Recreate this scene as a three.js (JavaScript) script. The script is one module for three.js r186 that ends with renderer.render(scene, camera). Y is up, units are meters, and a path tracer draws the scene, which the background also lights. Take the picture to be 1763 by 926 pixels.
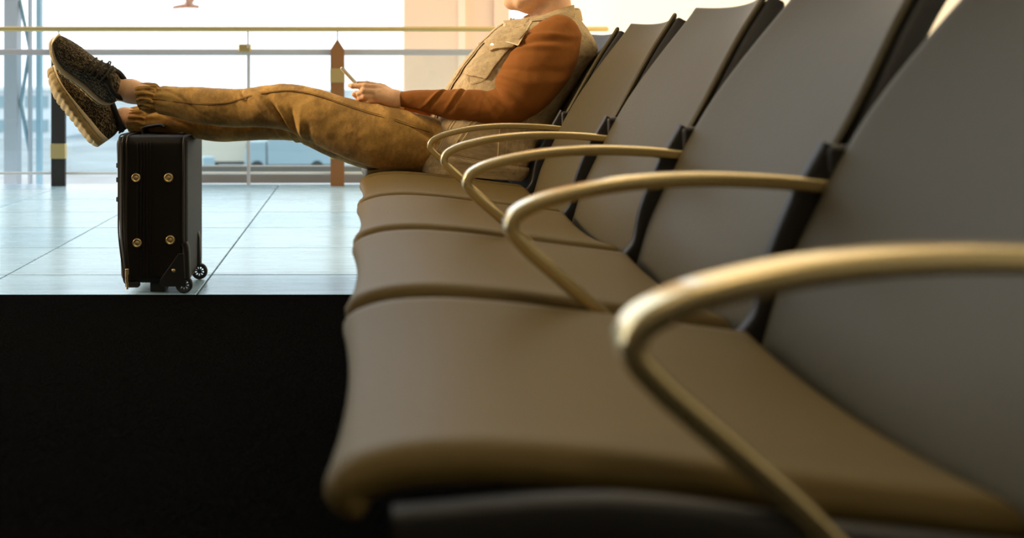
import * as THREE from 'three';
import { RoundedBoxGeometry } from 'three/addons/geometries/RoundedBoxGeometry.js';
import { RectAreaLightUniformsLib } from 'three/addons/lights/RectAreaLightUniformsLib.js';
import { mergeGeometries } from 'three/addons/utils/BufferGeometryUtils.js';

// ------------------------------------------------------------------ camera, sky, sun, exposure
const V = (x, y, z) => new THREE.Vector3(x, y, z);
const FOCAL = 1600, CX = 607, CY = 150, EYE = 0.67;            // pixels, pixels, pixels, metres
const scene = new THREE.Scene();
const camera = new THREE.PerspectiveCamera(2 * Math.atan(463 / FOCAL) * 180 / Math.PI, 1763 / 926, 0.05, 3000);
camera.position.set(0, EYE, 0);
camera.lookAt(0, EYE, -1);
camera.setViewOffset(1763, 926, 881.5 - CX, 463 - CY, 1763, 926);   // a shifted lens: the verticals stay upright
camera.focus = 2.98;
camera.userData.fStop = camera.getFocalLength() / 1000 / 0.012;
camera.updateProjectionMatrix();

const renderer = new THREE.WebGLRenderer({ antialias: true });
renderer.toneMapping = THREE.LinearToneMapping;
renderer.toneMappingExposure = 1.0;
renderer.shadowMap.enabled = true;
renderer.shadowMap.type = THREE.PCFSoftShadowMap;

const SUN = V(-0.85, 0.36, -0.1).normalize();                       // towards the sun: low beyond the glass on the left, veiled by thin cloud
const skyMap = (() => {
  const W = 512, H = 256, d = new Float32Array(W * H * 4), v = V(0, 0, 0);
  for (let j = 0; j < H; j++) for (let i = 0; i < W; i++) {
    const up = ((j + 0.5) / H - 0.5) * Math.PI, az = ((i + 0.5) / W - 0.5) * 2 * Math.PI;
    v.set(Math.cos(az) * Math.cos(up), Math.sin(up), Math.sin(az) * Math.cos(up));
    const c = Math.max(0, v.dot(SUN)), g = 0.9 * Math.pow(c, 6), h = Math.pow(1 - Math.max(0, v.y), 3);
    const o = (j * W + i) * 4, L = 2.1;
    d[o] = L * (0.86 + 0.12 * h + 0.6 * g); d[o + 1] = L * (0.98 + 0.03 * h + 0.4 * g); d[o + 2] = L * (1.08 - 0.02 * h + 0.2 * g); d[o + 3] = 1;
  }
  const t = new THREE.DataTexture(d, W, H, THREE.RGBAFormat, THREE.FloatType);
  t.mapping = THREE.EquirectangularReflectionMapping; t.magFilter = THREE.LinearFilter; t.minFilter = THREE.LinearFilter; t.needsUpdate = true;
  return t;
})();
scene.background = skyMap; scene.environment = skyMap;

const sun = new THREE.DirectionalLight(new THREE.Color().setRGB(1, 0.72, 0.42), 3.6);
sun.position.copy(SUN).multiplyScalar(40); sun.target.position.set(0, 0, -3);
sun.castShadow = true; sun.shadow.radius = 22; sun.shadow.mapSize.set(2048, 2048);
Object.assign(sun.shadow.camera, { left: -12, right: 12, top: 12, bottom: -12, near: 1, far: 80 });
scene.add(sun, sun.target);

// warm fill panels added to brighten the sides facing the camera, above and behind it: [x, z]; each a glowing panel (built with the ceiling) and its light
RectAreaLightUniformsLib.init();
const FILL_PANELS = [[0.95, 3.6], [0.95, 0.9], [-1.3, 4.6], [0.7, -4.2]], FILL_Y = 8.45, FILL_SIZE = 1.6, FILL_POWER = 2.4;
for (const [x, z] of FILL_PANELS) {
  const l = new THREE.RectAreaLight(new THREE.Color().setRGB(1, 0.76, 0.46), FILL_POWER, FILL_SIZE, FILL_SIZE);
  l.position.set(x, FILL_Y - 0.04, z); l.lookAt(x, 0, z); scene.add(l);
}

// ------------------------------------------------------------------ helpers
let seed = 7;
const rnd = () => { seed = (seed * 16807) % 2147483647; return (seed - 1) / 2147483646; };
const clamp = (x, a = 0, b = 1) => Math.min(b, Math.max(a, x));
const smooth = (a, b, x) => { const t = clamp((x - a) / (b - a)); return t * t * (3 - 2 * t); };
const mix = (a, b, t) => a + (b - a) * t;
const at = (px, py, Z) => V((px - CX) * Z / FOCAL, EYE - (py - CY) * Z / FOCAL, -Z);
const used = {};
const numbered = (n) => { const k = used[n] = (used[n] ?? -1) + 1; return k ? `${n}_${String(k).padStart(3, '0')}` : n; };
function add(name, geo, mat, parent = scene, label) {
  const m = new THREE.Mesh(geo, mat); m.name = numbered(name); m.castShadow = m.receiveShadow = true;
  if (label) m.userData.label = label;
  parent.add(m); return m;
}
function thing(name, label, category, pos = [0, 0, 0], turn = 0, group) {
  const g = new THREE.Group(); g.name = numbered(name); g.position.set(...pos); g.rotation.y = turn;
  g.userData.label = label; g.userData.category = category; if (group) g.userData.group = group;
  scene.add(g); return g;
}
function struct(name, geo, mat, label) { const m = add(name, geo, mat); m.userData.kind = 'structure'; if (label) m.userData.label = label; return m; }
const box = (w, h, d, x = 0, y = 0, z = 0) => new THREE.BoxGeometry(w, h, d).translate(x, y, z);
const rbox = (w, h, d, r, x = 0, y = 0, z = 0, s = 3) => new RoundedBoxGeometry(w, h, d, s, r).translate(x, y, z);
const strip = (g) => { const k = g.index ? g.toNonIndexed() : g; for (const n of Object.keys(k.attributes)) if (!['position', 'normal', 'uv'].includes(n)) k.deleteAttribute(n); return k; };
const merge = (gs) => mergeGeometries(gs.map(strip));

// tiling value noise
const NT = new Float32Array(65536); for (let i = 0; i < 65536; i++) NT[i] = rnd();
const hash3 = (x, y, z) => NT[(Math.imul(x, 374761393) + Math.imul(y, 668265263) + Math.imul(z, 1440662683) >>> 7) & 65535];
function noise2(x, y, px, py, s = 0) {
  const i = Math.floor(x), j = Math.floor(y), f = x - i, g = y - j, a = f * f * (3 - 2 * f), b = g * g * (3 - 2 * g), w = (k, n) => ((k % n) + n) % n;
  const q = (m, n) => hash3(w(m, px), w(n, py), s);
  return mix(mix(q(i, j), q(i + 1, j), a), mix(q(i, j + 1), q(i + 1, j + 1), a), b);
}
function noise3(x, y, z) {
  const i = Math.floor(x), j = Math.floor(y), k = Math.floor(z), f = x - i, g = y - j, h = z - k, a = f * f * (3 - 2 * f), b = g * g * (3 - 2 * g), c = h * h * (3 - 2 * h);
  const L = (n) => mix(mix(hash3(i, j, n), hash3(i + 1, j, n), a), mix(hash3(i, j + 1, n), hash3(i + 1, j + 1, n), a), b);
  return mix(L(k), L(k + 1), c);
}
const fbm3 = (x, y, z) => noise3(x, y, z) * 0.55 + noise3(x * 2.1 + 7, y * 2.1, z * 2.1) * 0.3 + noise3(x * 4.3, y * 4.3 + 3, z * 4.3) * 0.15;
function tex(w, h, fn, srgb, rx = 1, ry = 1) {
  const d = new Uint8Array(w * h * 4);
  for (let j = 0; j < h; j++) for (let i = 0; i < w; i++) {
    const c = fn(i / w, j / h), o = (j * w + i) * 4, a = Array.isArray(c) ? c : [c, c, c];
    d[o] = clamp(a[0]) * 255; d[o + 1] = clamp(a[1]) * 255; d[o + 2] = clamp(a[2]) * 255; d[o + 3] = 255;
  }
  const t = new THREE.DataTexture(d, w, h); t.wrapS = t.wrapT = THREE.RepeatWrapping; t.magFilter = THREE.LinearFilter; t.minFilter = THREE.LinearMipmapLinearFilter; t.generateMipmaps = true;
  if (srgb) t.colorSpace = THREE.SRGBColorSpace;
  t.repeat.set(rx, ry); t.needsUpdate = true; return t;
}
const lin = (r, g, b) => new THREE.Color().setRGB(r, g, b);
const std = (o) => new THREE.MeshPhysicalMaterial({ roughness: 0.6, ...o });

// turns the faces of a closed mesh outwards
function outward(pos, idx) {
  let vol = 0; const [ox, oy, oz] = pos;
  for (let k = 0; k < idx.length; k += 3) { const [a, b, c] = [idx[k] * 3, idx[k + 1] * 3, idx[k + 2] * 3], ax = pos[a] - ox, ay = pos[a + 1] - oy, az = pos[a + 2] - oz, bx = pos[b] - ox, by = pos[b + 1] - oy, bz = pos[b + 2] - oz, cx = pos[c] - ox, cy = pos[c + 1] - oy, cz = pos[c + 2] - oz; vol += ax * (by * cz - bz * cy) + ay * (bz * cx - bx * cz) + az * (bx * cy - by * cx); }
  if (vol < 0) for (let k = 0; k < idx.length; k += 3) { const t = idx[k]; idx[k] = idx[k + 1]; idx[k + 1] = t; }
}
// a closed ring lofted along rows of points: rows[k][i] is a Vector3
function gridGeo(rows, closed, uvOf, capA, capB) {
  const n = rows.length, m = rows[0].length, pos = [], uv = [], idx = [];
  const M = closed ? m + 1 : m;
  for (let k = 0; k < n; k++) for (let i = 0; i < M; i++) { const p = rows[k][i % m]; pos.push(p.x, p.y, p.z); uv.push(...uvOf(k, i)); }
  for (let k = 0; k < n - 1; k++) for (let i = 0; i < M - 1; i++) { const a = k * M + i, b = a + 1, c = a + M, d = c + 1; idx.push(a, b, c, b, d, c); }
  const cap = (k, flip) => {
    const c = V(0, 0, 0); for (const p of rows[k]) c.add(p); c.divideScalar(m);
    const base = pos.length / 3; pos.push(c.x, c.y, c.z); uv.push(0.5, 0.5);
    for (let i = 0; i < m; i++) { const p = rows[k][i]; pos.push(p.x, p.y, p.z); uv.push(p.x, p.y); }
    for (let i = 0; i < m; i++) { const a = base + 1 + i, b = base + 1 + (i + 1) % m; flip ? idx.push(base, b, a) : idx.push(base, a, b); }
  };
  if (capA) cap(0, true); if (capB) cap(n - 1, false);
  if (closed && capA && capB) outward(pos, idx);
  const g = new THREE.BufferGeometry();
  g.setAttribute('position', new THREE.Float32BufferAttribute(pos, 3)); g.setAttribute('uv', new THREE.Float32BufferAttribute(uv, 2)); g.setIndex(idx);
  g.computeVertexNormals();
  if (closed) {                                              // weld the normals along the seam
    const N = g.attributes.normal;
    for (let k = 0; k < n; k++) { const a = k * M, b = a + M - 1, v = V(N.getX(a) + N.getX(b), N.getY(a) + N.getY(b), N.getZ(a) + N.getZ(b)).normalize(); N.setXYZ(a, v.x, v.y, v.z); N.setXYZ(b, v.x, v.y, v.z); }
  }
  return g;
}
function spline(stations, n) {                                // stations: arrays of numbers, Catmull-Rom through them
  const out = [], S = stations, last = S.length - 1;
  for (let k = 0; k < n; k++) {
    const x = k / (n - 1) * last, i = Math.min(last - 1, Math.floor(x)), t = x - i, p = [S[Math.max(0, i - 1)], S[i], S[i + 1], S[Math.min(last, i + 2)]];
    out.push(S[0].map((_, c) => 0.5 * (2 * p[1][c] + (p[2][c] - p[0][c]) * t + (2 * p[0][c] - 5 * p[1][c] + 4 * p[2][c] - p[3][c]) * t * t + (3 * p[1][c] - p[0][c] - 3 * p[2][c] + p[3][c]) * t * t * t)));
  }
  return out;
}
const tube = (pts, r, seg = 40, rad = 8, closed = false) => new THREE.TubeGeometry(new THREE.CatmullRomCurve3(pts, closed, 'centripetal'), seg, r, rad, closed);
// a flat bar of rounded cross-section swept along points that lie in the x-y plane
function bar(pts, w, h, n = 60, segs = 16, p = 3.2) {
  const c = new THREE.CatmullRomCurve3(pts, false, 'centripetal'), rows = []; let len = 0, prev = null; const al = [];
  for (let k = 0; k <= n; k++) {
    const q = c.getPointAt(k / n), t = c.getTangentAt(k / n), N = V(-t.y, t.x, 0).normalize(), row = [];
    if (prev) len += q.distanceTo(prev); prev = q; al.push(len);
    for (let i = 0; i < segs; i++) { const f = i / segs * 2 * Math.PI, e = 2 / p, cs = Math.cos(f), sn = Math.sin(f); row.push(q.clone().addScaledVector(N, h / 2 * Math.sign(cs) * Math.abs(cs) ** e).add(V(0, 0, w / 2 * Math.sign(sn) * Math.abs(sn) ** e))); }
    rows.push(row);
  }
  return gridGeo(rows, true, (k, i) => [i / segs * 2 * (w + h), al[k]], true, true);
}
// a sheet with thickness and rounded rims; f(u, v) gives its face, the back lies `thick` behind
function slab(f, nu, nv, thick, flip = 1, rim = 0.006) {
  const ease = (k, n) => { const x = k / n; return 0.5 - 0.5 * Math.cos(Math.PI * x) * (0.55 + 0.45 * Math.abs(Math.cos(Math.PI * x))) ; };
  const P = [], N = [], U = [], W = [];
  for (let i = 0; i <= nu; i++) U.push(ease(i, nu)); for (let j = 0; j <= nv; j++) W.push(ease(j, nv));
  const e = 1e-3;
  for (let i = 0; i <= nu; i++) for (let j = 0; j <= nv; j++) {
    const u = U[i], v = W[j], p = f(u, v), du = f(Math.min(1, u + e), v).sub(f(Math.max(0, u - e), v)), dv = f(u, Math.min(1, v + e)).sub(f(u, Math.max(0, v - e)));
    N.push(du.cross(dv).normalize().multiplyScalar(flip)); P.push(p);
  }
  const id = (i, j) => i * (nv + 1) + j, lu = f(0, 0.5).distanceTo(f(1, 0.5)), lv = f(0.5, 0).distanceTo(f(0.5, 1));
  const round = (i, j) => { const d = Math.min(U[i] * lu, (1 - U[i]) * lu, W[j] * lv, (1 - W[j]) * lv), r = Math.min(rim, thick / 2); return d >= r ? 0 : r - Math.sqrt(Math.max(0, r * r - (r - d) ** 2)); };
  const pos = [], uv = [], idx = [];
  for (const side of [0, 1]) for (let i = 0; i <= nu; i++) for (let j = 0; j <= nv; j++) {
    const k = id(i, j), o = round(i, j), q = P[k].clone().addScaledVector(N[k], side ? -thick + o : -o); pos.push(q.x, q.y, q.z); uv.push(U[i] * lu, W[j] * lv);
  }
  const S = (nu + 1) * (nv + 1), quad = (a, b, c, d) => (flip > 0 ? idx.push(a, b, c, a, c, d) : idx.push(a, c, b, a, d, c));
  for (let i = 0; i < nu; i++) for (let j = 0; j < nv; j++) { const a = id(i, j), b = id(i + 1, j), c = id(i + 1, j + 1), d = id(i, j + 1); quad(a, b, c, d); quad(S + a, S + d, S + c, S + b); }
  for (let j = 0; j < nv; j++) { quad(id(0, j), id(0, j + 1), S + id(0, j + 1), S + id(0, j)); quad(id(nu, j + 1), id(nu, j), S + id(nu, j), S + id(nu, j + 1)); }
  for (let i = 0; i < nu; i++) { quad(id(i + 1, 0), id(i, 0), S + id(i, 0), S + id(i + 1, 0)); quad(id(i, nv), id(i + 1, nv), S + id(i + 1, nv), S + id(i, nv)); }
  outward(pos, idx);
  const g = new THREE.BufferGeometry(); g.setAttribute('position', new THREE.Float32BufferAttribute(pos, 3)); g.setAttribute('uv', new THREE.Float32BufferAttribute(uv, 2)); g.setIndex(idx); g.computeVertexNormals(); return g;
}
// smooth skin over a distance field
function surfaceNets(sdf, lo, hi, cell) {
  const n = [0, 1, 2].map((c) => Math.ceil((hi.getComponent(c) - lo.getComponent(c)) / cell) + 1), [nx, ny, nz] = n, F = new Float32Array(nx * ny * nz), I = (x, y, z) => (z * ny + y) * nx + x;
  for (let z = 0; z < nz; z++) for (let y = 0; y < ny; y++) for (let x = 0; x < nx; x++) F[I(x, y, z)] = sdf(lo.x + x * cell, lo.y + y * cell, lo.z + z * cell);
  const at_ = new Int32Array(nx * ny * nz).fill(-1), pos = [], idx = [];
  for (let z = 0; z < nz - 1; z++) for (let y = 0; y < ny - 1; y++) for (let x = 0; x < nx - 1; x++) {
    const c = []; let s = 0; for (let k = 0; k < 8; k++) { c[k] = F[I(x + (k & 1), y + (k >> 1 & 1), z + (k >> 2))]; s += c[k] < 0 ? 1 : 0; }
    if (s === 0 || s === 8) continue;
    let px = 0, py = 0, pz = 0, m = 0;
    for (let a = 0; a < 8; a++) for (const bit of [1, 2, 4]) { const b = a | bit; if (b === a || (c[a] < 0) === (c[b] < 0)) continue; const t = c[a] / (c[a] - c[b]); px += (a & 1) + (bit === 1 ? t : 0); py += (a >> 1 & 1) + (bit === 2 ? t : 0); pz += (a >> 2) + (bit === 4 ? t : 0); m++; }
    at_[I(x, y, z)] = pos.length / 3; pos.push(lo.x + (x + px / m) * cell, lo.y + (y + py / m) * cell, lo.z + (z + pz / m) * cell);
  }
  const q = (a, b, c, d, f) => { if (a < 0 || b < 0 || c < 0 || d < 0) return; f ? idx.push(a, b, c, a, c, d) : idx.push(a, c, b, a, d, c); };
  for (let z = 1; z < nz - 1; z++) for (let y = 1; y < ny - 1; y++) for (let x = 1; x < nx - 1; x++) {
    const s = F[I(x, y, z)] < 0;
    if (s !== F[I(x + 1, y, z)] < 0) q(at_[I(x, y - 1, z - 1)], at_[I(x, y, z - 1)], at_[I(x, y, z)], at_[I(x, y - 1, z)], s);
    if (s !== F[I(x, y + 1, z)] < 0) q(at_[I(x - 1, y, z - 1)], at_[I(x - 1, y, z)], at_[I(x, y, z)], at_[I(x, y, z - 1)], s);
    if (s !== F[I(x, y, z + 1)] < 0) q(at_[I(x - 1, y - 1, z)], at_[I(x, y - 1, z)], at_[I(x, y, z)], at_[I(x - 1, y, z)], s);
  }
  const N = new Float32Array(pos.length), e = cell * 0.35, v = V(0, 0, 0);
  for (let i = 0; i < pos.length; i += 3) { const [x, y, z] = [pos[i], pos[i + 1], pos[i + 2]]; v.set(sdf(x + e, y, z) - sdf(x - e, y, z), sdf(x, y + e, z) - sdf(x, y - e, z), sdf(x, y, z + e) - sdf(x, y, z - e)).normalize(); N[i] = v.x; N[i + 1] = v.y; N[i + 2] = v.z; }
  const g = new THREE.BufferGeometry(); g.setAttribute('position', new THREE.Float32BufferAttribute(pos, 3)); g.setAttribute('normal', new THREE.BufferAttribute(N, 3));
  const uv = []; for (let i = 0; i < pos.length; i += 3) uv.push(pos[i] * 4, pos[i + 1] * 4); g.setAttribute('uv', new THREE.Float32BufferAttribute(uv, 2)); g.setIndex(idx); return g;
}
const capsule = (a, b, ra, rb) => { const d = b.clone().sub(a), L = d.lengthSq() || 1e-9; return (x, y, z) => { const t = clamp(((x - a.x) * d.x + (y - a.y) * d.y + (z - a.z) * d.z) / L); return Math.hypot(x - a.x - d.x * t, y - a.y - d.y * t, z - a.z - d.z * t) - mix(ra, rb, t); }; };
const ball = (c, rx, ry = rx, rz = rx) => (x, y, z) => { const m = Math.min(rx, ry, rz); return (Math.hypot((x - c.x) / rx, (y - c.y) / ry, (z - c.z) / rz) - 1) * m; };
const blend = (fs, k) => (x, y, z) => { let d = fs[0](x, y, z); for (let i = 1; i < fs.length; i++) { const b = fs[i](x, y, z), h = clamp(0.5 + 0.5 * (b - d) / k); d = mix(b, d, h) - k * h * (1 - h); } return d; };

// ------------------------------------------------------------------ textures and materials
const streak = tex(512, 512, (u, v) => { const a = noise2(u * 6, v * 90, 6, 90, 1), b = noise2(u * 14, v * 220, 14, 220, 2), c = noise2(u * 3, v * 5, 3, 5, 3); const k = 0.86 + 0.10 * a + 0.05 * b + 0.05 * (c - 0.5); return [k * 0.97, k, k * 1.0]; }, true);
const streakRough = tex(256, 256, (u, v) => 0.75 + 0.25 * noise2(u * 5, v * 60, 5, 60, 4));
const fineGrain = tex(256, 256, (u, v) => 0.5 * noise2(u * 64, v * 64, 64, 64, 5) + 0.3 * noise2(u * 120, v * 120, 120, 120, 6) + 0.2 * noise2(u * 20, v * 20, 20, 20, 7), false, 6, 6);
const knit = tex(512, 512, (u, v) => {                                        // melange yarn: short light dashes in dark rows
  const row = Math.floor(v * 64), a = noise2(u * 26 + hash3(row, 3, 1) * 26, row, 26, 64, 8), b = noise2(u * 60, v * 120, 60, 120, 9), c = noise2(u * 5, v * 5, 5, 5, 10), g = Math.sin(v * 64 * 2 * Math.PI) * 0.5 + 0.5;
  const k = 0.1 + 0.62 * smooth(0.5, 0.85, a * 0.9 + c * 0.15) * (0.5 + 0.5 * g) + 0.1 * b * g; return [k * 1.08, k * 0.98, k * 0.8]; }, true, 9, 12);
const knitBump = tex(256, 256, (u, v) => 0.5 + 0.3 * Math.sin(v * 64 * 2 * Math.PI) * Math.sin(u * 64 * 2 * Math.PI) + 0.2 * noise2(u * 40, v * 40, 40, 40, 11), false, 7, 7);
const twill = tex(512, 512, (u, v) => { const a = Math.sin((u * 96 + v * 96) * 2 * Math.PI) * 0.5 + 0.5, m = noise2(u * 11, v * 11, 11, 11, 12) * 0.4 + noise2(u * 34, v * 34, 34, 34, 13) * 0.6, f = noise2(u * 128, v * 128, 128, 128, 14); const k = 0.8 + 0.1 * smooth(0.2, 0.8, m) + 0.1 * a + 0.12 * (f - 0.5); return [k, k * 0.97, k * 0.9]; }, true, 3, 3);
const twillBump = tex(256, 256, (u, v) => 0.5 + 0.3 * Math.sin((u * 64 + v * 64) * 2 * Math.PI) + 0.3 * (noise2(u * 60, v * 60, 60, 60, 15) - 0.5), false, 6, 6);
const washed = tex(512, 512, (u, v) => { const m = noise2(u * 5, v * 8, 5, 8, 16) * 0.5 + noise2(u * 13, v * 21, 13, 21, 17) * 0.3 + noise2(u * 40, v * 64, 40, 64, 18) * 0.2, f = noise2(u * 150, v * 150, 150, 150, 19); const k = 0.78 + 0.24 * smooth(0.25, 0.8, m) + 0.1 * (f - 0.5); return [k, k * 0.97, k * 0.92]; }, true, 2.2, 2.2);
const nylon = tex(256, 256, (u, v) => 0.5 + 0.35 * Math.sin(u * 60 * 2 * Math.PI) * Math.sin(v * 60 * 2 * Math.PI) + 0.2 * (noise2(u * 50, v * 50, 50, 50, 20) - 0.5), false, 8, 8);
const skinTex = tex(256, 256, (u, v) => { const m = noise2(u * 9, v * 9, 9, 9, 21), f = noise2(u * 60, v * 60, 60, 60, 22); const k = 0.9 + 0.07 * m + 0.04 * f; return [k, k * (0.97 + 0.03 * m), k * 0.97]; }, true);
const concrete = tex(512, 512, (u, v) => { const m = noise2(u * 4, v * 4, 4, 4, 23) * 0.6 + noise2(u * 17, v * 17, 17, 17, 24) * 0.4; const k = 0.72 + 0.26 * m; return [k, k, k]; }, true);
const pile = tex(256, 256, (u, v) => { const k = 0.6 + 0.4 * noise2(u * 90, v * 90, 90, 90, 25); return [k, k, k]; }, true, 3, 3);

const M = {
  tiles: [0, 1, 2].map((k) => { const t = streak.clone(); t.repeat.set(1 / 1.1, 1 / 1.1); t.offset.set(k * 0.37, k * 0.29); t.needsUpdate = true; const r = streakRough.clone(); r.repeat.set(1, 1); r.needsUpdate = true; return std({ map: t, color: lin(...[[0.44, 0.64, 0.83], [0.47, 0.66, 0.84], [0.415, 0.62, 0.82]][k]), roughness: 0.29, roughnessMap: r, ior: 1.5 }); }),
  grout: std({ color: lin(0.16, 0.19, 0.2), roughness: 0.85 }),
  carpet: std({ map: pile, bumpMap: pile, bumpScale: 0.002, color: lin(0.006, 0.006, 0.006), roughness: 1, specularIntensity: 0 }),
  cream: std({ color: lin(0.93, 0.85, 0.66), roughness: 0.8 }),
  fillGlow: std({ color: lin(0.8, 0.8, 0.8), emissive: lin(1, 0.8, 0.52), emissiveIntensity: 2, roughness: 0.8 }),  // glow of the added fill panels
  plaster: std({ color: lin(0.42, 0.4, 0.37), roughness: 0.9 }),
  dim: std({ color: lin(0.3, 0.28, 0.25), roughness: 0.9 }),
  beige: std({ color: lin(0.9, 0.68, 0.51), roughness: 0.7 }),
  beigeLight: std({ color: lin(0.95, 0.8, 0.64), roughness: 0.7 }),
  railGrey: std({ color: lin(0.5, 0.5, 0.54), roughness: 0.5 }),
  steel: std({ color: lin(0.34, 0.39, 0.43), roughness: 0.5, metalness: 0.2 }),
  steelBlue: std({ color: lin(0.25, 0.42, 0.52), roughness: 0.5, metalness: 0.2 }),
  glass: std({ color: lin(0.88, 0.94, 0.96), roughness: 0.02, transmission: 1, thickness: 0, ior: 1.45 }),
  clear: std({ color: lin(0.97, 0.98, 0.98), roughness: 0.0, transmission: 1, thickness: 0, ior: 1.3 }),
  gold: std({ color: lin(0.8, 0.62, 0.3), roughness: 0.26, metalness: 0.9, clearcoat: 1, clearcoatRoughness: 0.06 }),
  brass: std({ color: lin(0.66, 0.5, 0.22), roughness: 0.42, metalness: 0.85 }),
  black: std({ color: lin(0.012, 0.011, 0.01), roughness: 0.5 }),
  postBlack: std({ color: lin(0.015, 0.014, 0.013), roughness: 0.55 }),
  postFlareTint: std({ color: lin(0.26, 0.11, 0.03), roughness: 0.55 }),  // black post with the orange flare glow mixed into its colour
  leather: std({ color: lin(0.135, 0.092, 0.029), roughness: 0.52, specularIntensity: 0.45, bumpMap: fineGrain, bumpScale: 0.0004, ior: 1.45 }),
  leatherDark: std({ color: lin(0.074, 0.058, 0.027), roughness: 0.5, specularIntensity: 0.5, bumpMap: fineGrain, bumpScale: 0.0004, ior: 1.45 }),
  nylon: std({ color: lin(0.008, 0.006, 0.003), specularIntensity: 0.6, roughness: 0.62, bumpMap: nylon, bumpScale: 0.0006 }),
  nylonBrown: std({ color: lin(0.03, 0.022, 0.01), roughness: 0.45, bumpMap: nylon, bumpScale: 0.0004 }),
  rubber: std({ color: lin(0.012, 0.012, 0.012), roughness: 0.6 }),
  zipGold: std({ color: lin(0.85, 0.64, 0.3), roughness: 0.36, metalness: 0.75 }),
  sole: std({ color: lin(0.82, 0.68, 0.42), roughness: 0.6, bumpMap: fineGrain, bumpScale: 0.0006 }),
  tread: std({ color: lin(0.5, 0.36, 0.15), roughness: 0.75, bumpMap: fineGrain, bumpScale: 0.001 }),
  knit: std({ map: knit, color: lin(0.78, 0.73, 0.6), roughness: 0.95, bumpMap: knitBump, bumpScale: 0.001 }),
  lining: std({ color: lin(0.015, 0.013, 0.011), roughness: 0.95 }),
  lace: std({ color: lin(0.05, 0.045, 0.035), roughness: 0.9 }),
  trousers: std({ map: washed, color: lin(0.62, 0.37, 0.105), roughness: 0.92, bumpMap: twillBump, bumpScale: 0.0006, sheen: 0.3, sheenColor: lin(0.9, 0.6, 0.3), sheenRoughness: 0.5 }),
  seam: std({ color: lin(0.16, 0.075, 0.02), roughness: 0.95 }),
  sweater: std({ color: lin(0.29, 0.098, 0.0105), roughness: 0.95, bumpMap: twillBump, bumpScale: 0.0005, sheen: 0.4, sheenColor: lin(1, 0.55, 0.2), sheenRoughness: 0.5 }),
  denim: std({ map: twill, color: lin(0.66, 0.52, 0.33), roughness: 0.9, bumpMap: twillBump, bumpScale: 0.0008 }),
  edging: std({ color: lin(0.95, 0.82, 0.58), roughness: 0.9 }),
  stitch: std({ color: lin(0.75, 0.58, 0.32), roughness: 0.9 }),
  skin: std({ map: skinTex, color: lin(0.95, 0.58, 0.34), roughness: 0.55, specularIntensity: 0.6 }),
  hair: std({ color: lin(0.05, 0.03, 0.015), roughness: 0.8 }),
  eye: std({ color: lin(0.8, 0.78, 0.74), roughness: 0.2 }),
  phone: std({ color: lin(0.92, 0.8, 0.58), roughness: 0.4, metalness: 0.1 }),
  phoneGlass: std({ color: lin(0.02, 0.02, 0.02), roughness: 0.1 }),
  apron: (() => { const t = concrete.clone(); t.repeat.set(1 / 40, 1 / 40); t.needsUpdate = true; return std({ map: t, color: lin(0.42, 0.47, 0.5), roughness: 0.95 }); })(),
  plane: std({ color: lin(0.26, 0.095, 0.02), roughness: 0.5 }),
  teal: std({ color: lin(0.3, 0.39, 0.42), roughness: 0.5 }),
  pale: std({ color: lin(0.75, 0.76, 0.76), roughness: 0.6 }),
  sand: std({ color: lin(0.62, 0.56, 0.45), roughness: 0.8 }),
  darkBlue: std({ color: lin(0.06, 0.2, 0.28), roughness: 0.5 }),
};

// ------------------------------------------------------------------ the setting: floor, walls, ceiling, glazed front
const EDGE = 6.42, RIGHT = 1.775, LEFT = -6.5, BACK = 6, TOP = 8.5, FACADE = 8.2, CARPET = 3.0;
const floor = struct('floor', box(RIGHT - LEFT + 0.6, 0.3, BACK + EDGE, (RIGHT + LEFT) / 2, -0.162, (BACK - EDGE) / 2), M.grout, 'pale blue stone tile floor');
const TX = 0.73, TZ = 0.557, GAP = 0.006, X0 = -0.504, Z0 = 3.32;
{
  const cuts = []; for (let k = -12; k <= 3; k++) cuts.push(X0 + k * TX);
  const rows = []; for (let k = -1; k <= 5; k++) rows.push([Math.max(CARPET, Z0 + k * TZ), Math.min(EDGE, Z0 + (k + 1) * TZ)]);
  const cache = {}, rest = [];
  for (const [za, zb] of rows) for (let i = 0; i < cuts.length - 1; i++) {
    const xa = Math.max(LEFT, cuts[i]), xb = Math.min(RIGHT, cuts[i + 1]); if (xb - xa < 0.03 || zb - za < 0.03) continue;
    const w = xb - xa - GAP, d = zb - za - GAP, key = `${w.toFixed(3)}_${d.toFixed(3)}`;
    const g = cache[key] ??= (() => { const q = new RoundedBoxGeometry(w, 0.012, d, 1, 0.0025); const uv = q.attributes.uv, p = q.attributes.position; for (let n = 0; n < p.count; n++) uv.setXY(n, p.getX(n), p.getZ(n)); return q; })();
    const pos = [(xa + xb) / 2, -0.006 + (rnd() - 0.5) * 0.0006, -(za + zb) / 2];
    if (xa < -3.6) { rest.push(g.clone().translate(...pos)); continue; }
    const t = add('tile', g, M.tiles[Math.floor(rnd() * 3)], floor); t.position.set(...pos);
  }
  add('far_tiles', merge(rest), M.tiles[0], floor).userData.kind = 'stuff';
}
{ const c = struct('floor_added_carpet', box(RIGHT - LEFT, 0.012, BACK + CARPET, (RIGHT + LEFT) / 2, -0.0055, (BACK - CARPET) / 2), M.carpet, 'added black carpet in front of the tiled floor'); const p = c.geometry.attributes.position, uv = c.geometry.attributes.uv; for (let n = 0; n < p.count; n++) uv.setXY(n, p.getX(n), p.getZ(n)); }  // made-up carpet that keeps the unseen near floor dark
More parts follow.
